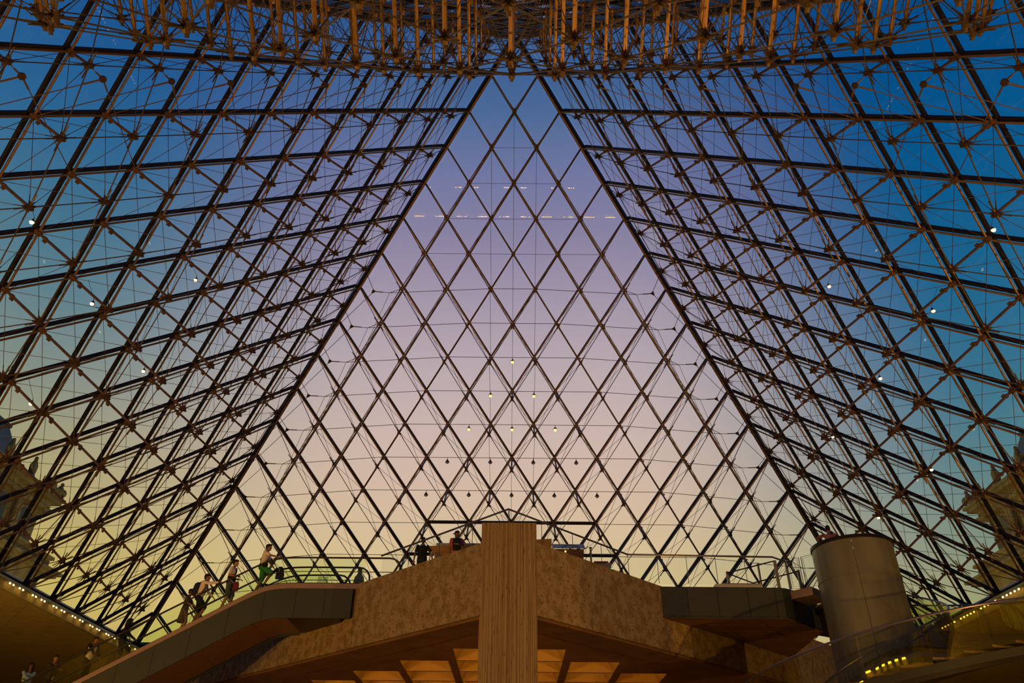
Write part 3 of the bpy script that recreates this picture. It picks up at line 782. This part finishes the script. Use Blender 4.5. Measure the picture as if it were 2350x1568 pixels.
        child('hair', g, hair[0], .012, 2)
    if hat:
        g = MB(); q_ = MB().ball((0, 0, 0), (.092, .108, .085), 14, 9); g.add([Hd(V((0, -.012, .062))+V(v)) for v in q_.v], q_.f)
        br = MB().ball((0, 0, 0), (.070, .075, .012), 12, 6); g.add([Hd(V((0, .115, .055))+V(v)) for v in br.v], br.f)
        child('cap', g, hat, .012, 1)
    if extra: extra(root, W, T, Hd, child, arm, s)
    return W, T, arm, s
def backpack(label, W, T, s, mat, loc, stripe=None, strap=True):
    t = thing('backpack', loc, label, 'backpack')
    g = MB(); n = 14
    def rr(y, hx, z0, z1):
        c = []
        for i in range(n):
            a = 2*math.pi*i/n; c.append(W(T((hx*math.copysign(abs(math.cos(a))**.6, math.cos(a)), y, (z0+z1)/2+(z1-z0)/2*math.copysign(abs(math.sin(a))**.6, math.sin(a))))))
        return c
    g.loft([rr(-.115, .150, .98, 1.42), rr(-.20, .155, .95, 1.43), rr(-.27, .135, .97, 1.38), rr(-.285, .10, 1.0, 1.33)])
    part('pack_body', g, mat, t, True)
    part('pocket', MB().loft([rr(-.27, .11, 1.0, 1.20), rr(-.315, .10, 1.01, 1.18)]), mat, t, True)
    if stripe: part('reflective_stripe', MB().loft([rr(-.316, .10, 1.145, 1.165), rr(-.322, .10, 1.145, 1.165)]), stripe, t)
    for q in (-1, 1): part('strap', MB().tube([W(T((q*.11, -.12, 1.40))), W(T((q*.12, -.03, 1.475))), W(T((q*.125, .09, 1.42))), W(T((q*.125, .135, 1.28))), W(T((q*.155, .06, 1.06))), W(T((q*.15, -.11, 1.02)))], .020*s, 6), 'bag_strap', t, True)
    return t
EAST = -math.pi/2
stepz = lambda x: zt(x)+.05
# 1 man in green shorts, at the top of the escalator
x, y = -9.02, 7.25; z = stepz(x)
def slingbag(root, W, T, Hd, child, arm, s):
    part('crossbody_strap', MB().tube([W(T((-.12, .11, 1.40))), W(T((0, .135, 1.22))), W(T((.15, .09, 1.02))), W(T((.16, -.05, 1.0))), W(T((.05, -.13, 1.20))), W(T((-.10, -.10, 1.42)))], .016*s, 6), 'bag_strap', root, True)
    g = MB(); g.loft([[W(T((px, py, 1.07))) for px, py in ((.05, .12), (.20, .06), (.22, .14), (.07, .20))], [W(T((px, py, .88))) for px, py in ((.05, .13), (.20, .07), (.22, .15), (.07, .21))]]); child('belt_bag', g, 'navy_cloth', .012, 1)
person('man with green shorts and white tee stepping off the escalator top', (x, y, z), EAST, 1.80, 'tan', .10, arms={1: ((-8.42, 6.97, .98), (.4, -.2, -1)), -1: ((-8.60, 7.45, .62), (-.3, -1, -.4))},
       legs={1: (.10, .20, .33), -1: (-.10, -.16, .10)}, top=('white_cloth', 'short'), bottom=('green_cloth', 'short'), hair=('hair_black', 'quiff'), extra=slingbag)
jk = thing('jacket', (-8.42, 7.45, .25), 'dark blue jacket hanging from the hand of the man in green shorts', 'jacket')
g = MB(); P0 = V((-8.42, 7.43, .70))
g.loft([[P0+V((dx+.02*math.sin(3*k_), dy, dz)) for dx, dy in ((-.10*a, 0), (-.05*a, -.05*a), (.04*a, -.06*a), (.13*a, -.02*a), (.12*a, .05*a), (0, .07*a), (-.07*a, .05*a))] for k_, (a, dz) in enumerate(((.5, .06), (1.0, 0), (1.25, -.12), (1.35, -.25), (1.2, -.38)))])
part('cloth', g, 'navy_cloth', jk, True)
part('sleeve', MB().tube([P0+V((-.08, -.04, 0)), P0+V((-.20, -.05, -.14)), P0+V((-.30, -.05, -.30))], [.05, .05, .035], 8), 'navy_cloth', jk, True)
# 2
x, y = -10.07, 7.25; z = stepz(x)
def apron(root, W, T, Hd, child, arm, s):
    g = MB(); g.loft([[W(T((.175*math.cos(t), .135*math.sin(t), zz))) for t in [2*math.pi*i/14 for i in range(14)]] for zz in (.98, 1.12, 1.24)]); child('dark_waistcoat', g, 'black_cloth', .013, 1)
    part('neck_scarf', MB().tube([W(T((.05, .115, 1.45))), W(T((.06, .14, 1.36))), W(T((.07, .145, 1.26)))], .028*s, 6), 'navy_cloth', root, True)
person('person in pale tee and grey shorts standing on the escalator with a red bag', (x, y, z), EAST, 1.80, 'light', .03, arms={1: ((-9.82, 7.06, z+1.16), (.5, -.8, -.6)), -1: ((-9.80, 7.35, z+1.12), (-.5, -.8, -.6))},
       legs={1: (.09, -.12, .08), -1: (-.09, .08, .08)}, top=('white_cloth', 'short'), bottom=('grey_cloth', 'short'), hair=('hair_black', 'short'), extra=apron)
bg_ = thing('shoulder_bag', (-9.78, 7.04, z+.60), 'deep red cloth bag hanging beside the person in grey shorts', 'bag')
q0 = V((-9.78, 7.04, z+.62)); g = MB(); g.loft([[q0+V((dx*a, dy*a, dz)) for dx, dy in ((-.09, -.035), (.09, -.035), (.10, .035), (-.09, .035))] for a, dz in ((.75, 0), (1.05, .05), (1.0, .24), (.7, .33))]); part('bag_body', g, 'red_cloth', bg_, True)
part('strap', MB().tube([q0+V((-.05, 0, .30)), q0+V((-.06, 0, .55)), q0+V((0, .01, .60)), q0+V((.06, 0, .55)), q0+V((.05, 0, .30))], .012, 6), 'red_cloth', bg_, True)
# 3
x, y = -11.05, 7.2; z = stepz(x)
W, T, arm, s = person('man in pale shirt with navy backpack reaching for the escalator handrail', (x, y, z), EAST+.1, 1.82, 'tan', .14, arms={1: ((-10.36, 6.96, .05), (.3, -.2, -1)), -1: ((-10.6, 7.35, z+1.0), (-.4, -.8, -.4))},
       legs={1: (.10, .10, .20), -1: (-.10, -.08, .08)}, top=('white_cloth', 'long'), bottom=('black_cloth', 'short'), hair=('hair_black', 'short'))
backpack('navy backpack worn by the man reaching for the escalator handrail', W, T, s, 'navy_cloth', (x-.25, y, z+.95))
# 4
x, y = -11.6, 7.52; z = stepz(x)+.04
W, T, arm, s = person('woman in brown top and khaki skirt close behind the man with the navy backpack', (x, y, z), EAST+.05, 1.63, 'light', .10, arms={1: ((-11.25, 7.3, z+1.0), (.5, -.8, -.6)), -1: ((-11.2, 7.5, z+.98), (-.5, -.8, -.6))},
       legs={1: (.09, .05, .12), -1: (-.09, -.08, .08)}, top=('brown_cloth', 'short'), bottom=('khaki_cloth', 'skirt'), hair=('hair_brown', 'short'), female=True)
# 5
x, y = -13.42, 7.3; z = stepz(x)-.02
person('long haired woman in black seen from behind low on the escalator', (x, y, z), EAST+.5, 1.62, 'dark', .10, arms={1: ((-13.1, 7.0, z+.95), (.5, -.8, -.6)), -1: ((-13.1, 7.6, z+.95), (-.5, -.8, -.6))},
       legs={1: (.09, .14, .22), -1: (-.09, -.06, .08)}, top=('black_cloth', 'long'), bottom=('navy_cloth', 'short'), hair=('hair_black', 'long'), female=True)
# 6
x, y = -14.42, 7.3; z = stepz(x)+.02
def jacket6(root, W, T, Hd, child, arm, s):
    g = MB(); g.loft([[W(T((.195*math.cos(t), -.055+.115*math.sin(t), zz))) for t in [2*math.pi*i/14 for i in range(14)]] for zz in (.92, 1.1, 1.25, 1.40)])
    for q in (-1, 1): S_, e, w = arm[q]; cap_(g, [W(S_), W(e)], [.070*s, .060*s]); cap_(g, [W(e), W(e.lerp(w, .9))], [.060*s, .048*s])
    child('open_jacket', g, 'black_cloth', .014, 2)
person('girl in open black jacket over a white shirt leaning on the low handrail', (x, y, z), EAST-.55, 1.50, 'tan', .22, turn=.2, arms={1: ((-13.95, 6.93, z+.70), (.3, -.3, 1)), -1: ((-14.05, 7.3, z+.85), (-.5, -.5, -.4))},
       legs={1: (.09, .04, .08), -1: (-.09, -.06, .08)}, top=('white_cloth', 'long'), bottom=('black_cloth', 'long'), hair=('hair_black', 'short'), female=True, extra=jacket6)
# 7
x, y = -15.55, 7.3; z = stepz(x)-.08
person('man in dark camouflage jacket resting an arm along the handrail, lowest but one', (x, y, z), EAST-.65, 1.62, 'tan', .08, turn=-.1, arms={1: ((-14.75, 6.98, z+.98), (.3, -.3, -1)), -1: ((-15.3, 7.1, z+.9), (-.5, -.6, -.4))},
       legs={1: (.10, .04, .08), -1: (-.10, -.06, .08)}, top=('camo_cloth', 'long'), bottom=('black_cloth', 'long'), hair=('hair_black', 'short'))
# 8
x, y = -16.28, 7.3; z = stepz(x)+.02
person('woman with long dark hair and light blue top, lowest on the escalator', (x, y, z), EAST-.9, 1.68, 'dark', .04, nod=.1, arms={1: ((-15.95, 6.95, z+1.08), (.5, -.5, -.7)), -1: ((-16.2, 7.0, z+1.12), (-.5, -.5, -.7))},
       top=('lightblue_cloth', 'long'), bottom=('navy_cloth', 'long'), hair=('hair_black', 'long'), female=True)
# platform
person('man in black polo with blue collar standing on the platform, seen from behind', (-3.20, 6.95, 0), .12, 1.74, 'tan', 0, arms={-1: ((-3.50, 6.93, .86), (-.4, -1, 0)), 1: ((-2.82, 7.02, .92), (.6, -1, 0))}, top=('black_cloth', 'short'), bottom=('navy_cloth', 'long'),
       hair=('hair_black', 'short'), collar='blue_collar')
W, T, arm, s = person('man in pink tee and dark cap wearing a black backpack on the platform', (-1.92, 6.2, 0), .12, 1.74, 'tan', .03, turn=.75, arms={-1: ((-2.15, 6.30, .90), (-.5, -1, 0)), 1: ((-1.55, 6.28, .95), (.6, -1, 0))}, top=('pink_cloth', 'short'), bottom=('navy_cloth', 'long'), hair=None, hat='black_cloth')
backpack('black backpack with pale stripe worn by the man in pink tee', W, T, s, 'black_cloth', (-1.92, 5.95, .95), 'white_cloth')
person('person with dark hair and rose top in the round lift, only head and shoulders showing', (11.02, 5.22, 0.005), -.35, 1.68, 'tan', 0, nod=.1, arms={-1: ((10.72, 5.35, 1.05), (-1, -.5, -.2))}, top=('rose_cloth', 'short'), bottom=('navy_cloth', 'long'), hair=('hair_black', 'short'), female=True)
# ================================================================== FURNITURE ON THE PLATFORM
dk = thing('welcome_desk', (-1.9, 7.2, 0), 'golden wood welcome desk with flared end and white top left of the column', 'desk')
def flare(z): return .66+.52*(z/1.40)**2.2
def desk_ring(z): return [(-1.80-flare(z), 6.85, z), (-.7, 6.85, z), (-.7, 7.55, z), (-1.80-flare(z)*.9, 7.55, z)]
part('desk_body', MB().loft([desk_ring(z) for z in (0, .3, .6, .88)]), 'desk_wood', dk); part('desk_body', MB().loft([desk_ring(z) for z in (.895, 1.05, 1.2, 1.40)]), 'desk_wood', dk)
part('desk_top', MB().box((-1.70, 7.25, 1.50), (2.05, .5, .12)), 'white_panel', dk); part('name_plate', MB().box((-1.85, 6.97, 1.50), (.42, .03, .08)), 'black_cloth', dk)
dk2 = thing('wooden_screen', (1.1, 5.75, 0), 'golden wood screen panel standing just right of the column', 'screen')
part('screen_panel', MB().loft([[(.55, 5.75, z0), (1.40+.05*z1, 5.75, z0*1.0), (1.40+.05*z1, 5.81, z0), (.55, 5.81, z0)] for z0, z1 in ((0, 0), (.6, .5), (1.02, .9))]+[[(.55, 5.75, 1.27), (1.45, 5.75, 1.33), (1.45, 5.81, 1.33), (.55, 5.81, 1.27)]]), 'desk_wood', dk2)
part('screen_foot', MB().box((1.0, 5.9, .03), (.8, .3, .06)), 'dark_wood', dk2)
dk3 = thing('dark_desk', (2.05, 5.95, 0), 'dark wood reception desk with bluish white slanted top right of the column', 'desk')
part('desk_body', MB().loft([[(1.52+.30*(1-z/1.0)**2, 5.86, z), (2.58-.22*(1-z/1.0)**2, 5.86, z), (2.58-.22*(1-z/1.0)**2, 6.4, z), (1.52+.30*(1-z/1.0)**2, 6.4, z)] for z in (0, .2, .4, .6, .8, 1.0)]), 'dark_wood', dk3)
part('slanted_top', MB().prism([(1.47, 5.80, 1.0), (2.62, 5.80, 1.0), (2.62, 6.15, 1.26), (1.47, 6.15, 1.26)], (0, .03, .02)), 'white_panel', dk3)
part('wire_frame', MB().tube([(1.83, 5.78, 1.02), (1.92, 5.84, 1.10), (2.12, 5.88, 1.16), (2.16, 5.88, 1.13), (2.34, 5.84, 1.10), (2.42, 5.78, 1.02)], .012, 6), 'rail_dark', dk3, True)
part('curved_arm', MB().tube([(1.95, 5.80, .82), (2.25, 5.79, .84), (2.50, 5.78, .93), (2.72, 5.78, 1.06)], .018, 6), 'rail_steel', dk3, True)
part('desk_light', MB().ball((1.93, 5.82, .90), .03, 8, 6), 'lamp_yellow', dk3, True)
p = thing('barrier_post', (2.86, 6.3, 0), 'slim grey steel post standing on the platform right of the dark desk', 'post'); part('pole', MB().tube([(2.86, 6.3, 0), (2.86, 6.3, 1.18)], .035, 8), 'grey_metal', p, True); part('cap', MB().tube([(2.86, 6.3, 1.18), (2.86, 6.3, 1.21)], .06, 10), 'grey_metal', p, True)
p = thing('ticket_reader', (3.35, 6.3, 0), 'small grey reader box with green light behind the right parapet', 'machine')
part('stand', MB().box((3.3, 6.32, .2), (.25, .2, .4)), 'grey_metal', p); part('case', MB().prism([(3.05, 6.2, .40), (3.55, 6.2, .40), (3.55, 6.2, .64), (3.08, 6.2, .60)], (0, .25, 0)), 'grey_metal', p); part('lid', MB().box((3.2, 6.33, .66), (.5, .3, .04)), 'dark_wood', p)
part('green_light', MB().ball((3.55, 6.18, .42), .022, 8, 6), 'led_green', p, True)
p = thing('tube_barrier', (-2.7, 6.6, 0), 'white tubular folding barrier beside the man in the black polo', 'barrier')
for dx in (0, .16): part('tube_frame', MB().tube([(-2.95+dx, 6.6+dx, 0), (-2.88+dx, 6.6+dx, .95), (-2.82+dx, 6.6+dx, 1.05), (-2.72+dx, 6.6+dx, 1.0), (-2.58+dx, 6.6+dx, .55), (-2.50+dx, 6.6+dx, 0)], .022, 7), 'white_panel', p, True)
part('cross_bar', MB().tube([(-2.9, 6.6, .6), (-2.50, 6.76, .6)], .015, 6), 'white_panel', p, True)
# lift landing: low white plate, stub post, sloping rails and two glass gates
p = thing('lift_plate', (8.1, 7.0, 0), 'low white equipment plate lying on the edge of the right landing', 'plate'); part('tray', MB().box((8.12, 7.05, .06), (1.66, .4, .12)), 'white_panel', p); part('lid', MB().box((8.2, 7.05, .14), (1.3, .32, .035)), 'grey_metal', p)
p = thing('sloping_barrier', (7.84, 7.35, 0), 'dark barrier of sloping bars between a stub post and a grey post', 'barrier')
part('stub_post', MB().box((7.86, 7.2, .33), (.09, .09, .66)), 'grey_metal', p)
part('bar', MB().tube([(7.86, 7.15, .60), (9.66, 7.15, 1.06)], .024, 7), 'rail_dark', p, True); part('bar', MB().tube([(7.86, 7.15, .58), (8.72, 7.15, .24)], .024, 7), 'rail_dark', p, True); part('bar', MB().tube([(8.72, 7.15, .24), (10.42, 7.15, .68)], .024, 7), 'rail_dark', p, True)
part('foot', MB().box((8.72, 7.15, .10), (.12, .12, .2)), 'grey_metal', p)
part('grey_post', MB().box((9.63, 7.15, .53), (.10, .08, 1.06)), 'grey_metal', p); part('end_post', MB().box((10.42, 7.15, .36), (.09, .08, .72)), 'grey_metal', p)
def gate(label, a, b, z0=.0, z1=1.12):
    a, b = V((*a, 0)), V((*b, 0)); t = thing('glass_gate', a+V((0, 0, z0)), label, 'gate', 'gates of the round lift')
    q = [a+V((0, 0, z0+.03)), b+V((0, 0, z0+.03)), b+V((0, 0, z1)), a+V((0, 0, z1))]
    part('gate_frame', MB().tube(q, .014, 6, closed=True), 'rail_dark', t, True)
    i_ = (b-a).normalized()*.06; q2 = [q[0]+i_+V((0, 0, .06)), q[1]-i_+V((0, 0, .06)), q[2]-i_-V((0, 0, .06)), q[3]+i_-V((0, 0, .06))]
    part('inner_frame', MB().tube(q2, .008, 5, closed=True), 'rail_dark', t, True)
    n = (b-a).cross(V((0, 0, 1))).normalized()*.012; part('glass_pane', MB().prism(q2, n), 'clear_glass', t)
gate('glass gate next to the corner post of the landing', (10.05, 7.08), (10.46, 6.98)); gate('glass gate touching the round lift shaft', (10.52, 6.90), (10.86, 6.52))
# ================================================================== OUTSIDE
def wing(sx, label, ymax):
    X0 = sx*49.2
    w = thing('palace_wing', (X0, 30, 0), label, 'building')
    o = -sx                                          # towards the courtyard
    def bxx(name, dx0, dx1, y0, y1, z0, z1, mat='palace_stone'):
        a, b_ = X0+o*dx0, X0+o*dx1
        return part(name, MB().box(((a+b_)/2, (y0+y1)/2, (z0+z1)/2), (abs(a-b_), y1-y0, z1-z0)), mat, w)
    bxx('lower_wall', -12, .6, -4, ymax+1.6, 0, 15.4); bxx('upper_wall', -12, -.2, -4, ymax-.8, 15.4, 21.3)
    for z0, z1, pr_, ye in ((15.4, 15.75, 1.2, 3.6), (15.75, 16.05, 1.5, 4.2), (16.05, 17.0, .8, 2.2), (17.0, 17.3, 1.0, 2.6), (21.3, 21.7, .3, .5), (21.7, 22.4, .15, .1), (22.4, 22.8, .7, 1.0), (22.8, 23.1, .9, 1.3)):
        bxx('cornice', -12, pr_, -4, ymax+ye, z0, z1)
    bays = 12
    for i in range(bays):
        yc = ymax-3.2-4.3*i
        for z0, hh, ww, dx in ((9.2, 4.0, 2.0, .62), (17.5, 2.9, 1.9, -.18)):
            arch = [(X0+o*dx, yc-ww/2-.35, z0)]+[(X0+o*dx, yc+(ww/2+.35)*math.cos(t), z0+hh-.6+(ww/2+.35)*.8*math.sin(t)) for t in [math.pi-math.pi*k/8 for k in range(9)]]+[(X0+o*dx, yc+ww/2+.35, z0)]
            f = part('window', MB().prism(arch, (o*.18, 0, 0)), 'palace_stone', w)
            arch = [(X0+o*(dx+.19), yc-ww/2, z0+.2)]+[(X0+o*(dx+.19), yc+ww/2*math.cos(t), z0+hh-.6+ww/2*.8*math.sin(t)) for t in [math.pi-math.pi*k/8 for k in range(9)]]+[(X0+o*(dx+.19), yc+ww/2, z0+.2)]
            part('pane', MB().prism(arch, (o*.03, 0, 0)), 'palace_window', f)
        for dy in (-2.15, -1.65):
            for z0, z1, dx in ((17.3, 21.3, .25), (2.0, 15.4, 1.0)):
                c = MB().tube([(X0+o*dx, yc+dy, z0), (X0+o*dx, yc+dy, z1-.4)], [.27, .22], 10); c.box((X0+o*dx, yc+dy, z0+.15), (.7, .5, .3)); c.box((X0+o*dx, yc+dy, z1-.2), (.75, .5, .4)); part('column', c, 'palace_stone', w, True)
        # balustrade urn / figure above each pier
        fx, fy = X0+o*.3, yc-1.9
        g = MB().loft([[(fx+r*math.cos(t), fy+r*math.sin(t), 23.1+z) for t in [2*math.pi*k/8 for k in range(8)]] for z, r in ((0, .4), (.25, .42), (.3, .3), (.7, .38), (1.3, .40), (1.75, .22), (1.9, .18))]); g.ball((fx, fy, 25.15), (.19, .19, .25), 8, 6); g.tube([(fx, fy-.2, 24.6), (fx+.1, fy-.6, 24.2), (fx+.1, fy-.35, 23.9)], .10, 6)
        part('stone_figure', g, 'palace_stone', w, True)
    fx, fy = X0+o*.4, ymax+.6
    g = MB(); g.ball((fx, fy-.9, 23.5), (.5, .9, .5), 10, 7); g.ball((fx, fy-.2, 23.9), (.35, .4, .55), 10, 7); g.ball((fx, fy-.1, 24.6), (.2, .2, .24), 8, 6); g.ball((fx, fy-1.6, 24.0), (.3, .4, .5), 8, 6); g.ball((fx, fy-2.3, 23.5), (.4, .7, .4), 8, 6); part('sculpture_group', g, 'palace_stone', w, True)
    g = MB(); g.loft([[(fx+r*math.cos(t), ymax+1.2+r*math.sin(t), z) for t in [2*math.pi*k/8 for k in range(8)]] for z, r in ((23.1, .2), (23.5, .12), (23.7, .3), (24.0, .32), (24.3, .1))]); part('finial', g, 'palace_stone', w, True)
    r0, r1 = X0+o*-1.6, X0+o*-4.2
    part('mansard_roof', MB().loft([[(r0, ymax-2.6, 23.1), (r0, -4, 23.1), (X0+o*-12, -4, 23.1), (X0+o*-12, ymax-2.6, 23.1)], [(r1, ymax-4.6, 29), (r1, -4, 29), (X0+o*-10, -4, 29), (X0+o*-10, ymax-4.6, 29)]]), 'slate', w)
    part('roof_ridge', MB().box(((r1+X0+o*-10)/2, (ymax-8.6)/2, 29.1), (abs(r1-X0-o*-10)+.3, ymax-.2, .3)), 'slate', w)
wing(-1, 'sculpted stone palace wing with slate roof seen through the left panes', 57.0)
wing(1, 'sculpted stone palace wing with slate roof seen through the right panes', 57.0)
pl = setting('ground', (0, 60, -.2), 'paved courtyard outside the pyramid')
part('paving', MB().prism([(-140, 19, -.25), (140, 19, -.25), (140, 200, -.25), (-140, 200, -.25)], (0, 0, .2)), 'floor_stone', pl)
for sx in (-1, 1): part('paving', MB().prism([(sx*18.6, -60, -.25), (sx*140, -60, -.25), (sx*140, 18.98, -.25), (sx*18.6, 18.98, -.25)][::sx], (0, 0, .2)), 'floor_stone', pl)
st = thing('stone_statue', (-14.0, 50, 0), 'pale stone statue on a tall pedestal outside the front glass, above the escalator landing', 'statue')
part('pedestal', MB().loft([[(-14.0+a*hx, 50+b_*hx, z) for a, b_ in ((-1, -1), (1, -1), (1, 1), (-1, 1))] for z, hx in ((-.05, 1.1), (.8, 1.0), (.9, .75), (10.4, .6), (10.6, .8), (10.9, .8))]), 'palace_stone', st)
part('figure', MB().loft([[(-14.0+r*math.cos(t), 50+r*.8*math.sin(t), 10.9+z) for t in [2*math.pi*k/10 for k in range(10)]] for z, r in ((0, .55), (.4, .58), (1.0, .52), (1.5, .5), (1.9, .42), (2.15, .22), (2.3, .17))]).ball((-14.0, 50, 13.4), (.22, .24, .30), 10, 7), 'palace_stone', st, True)
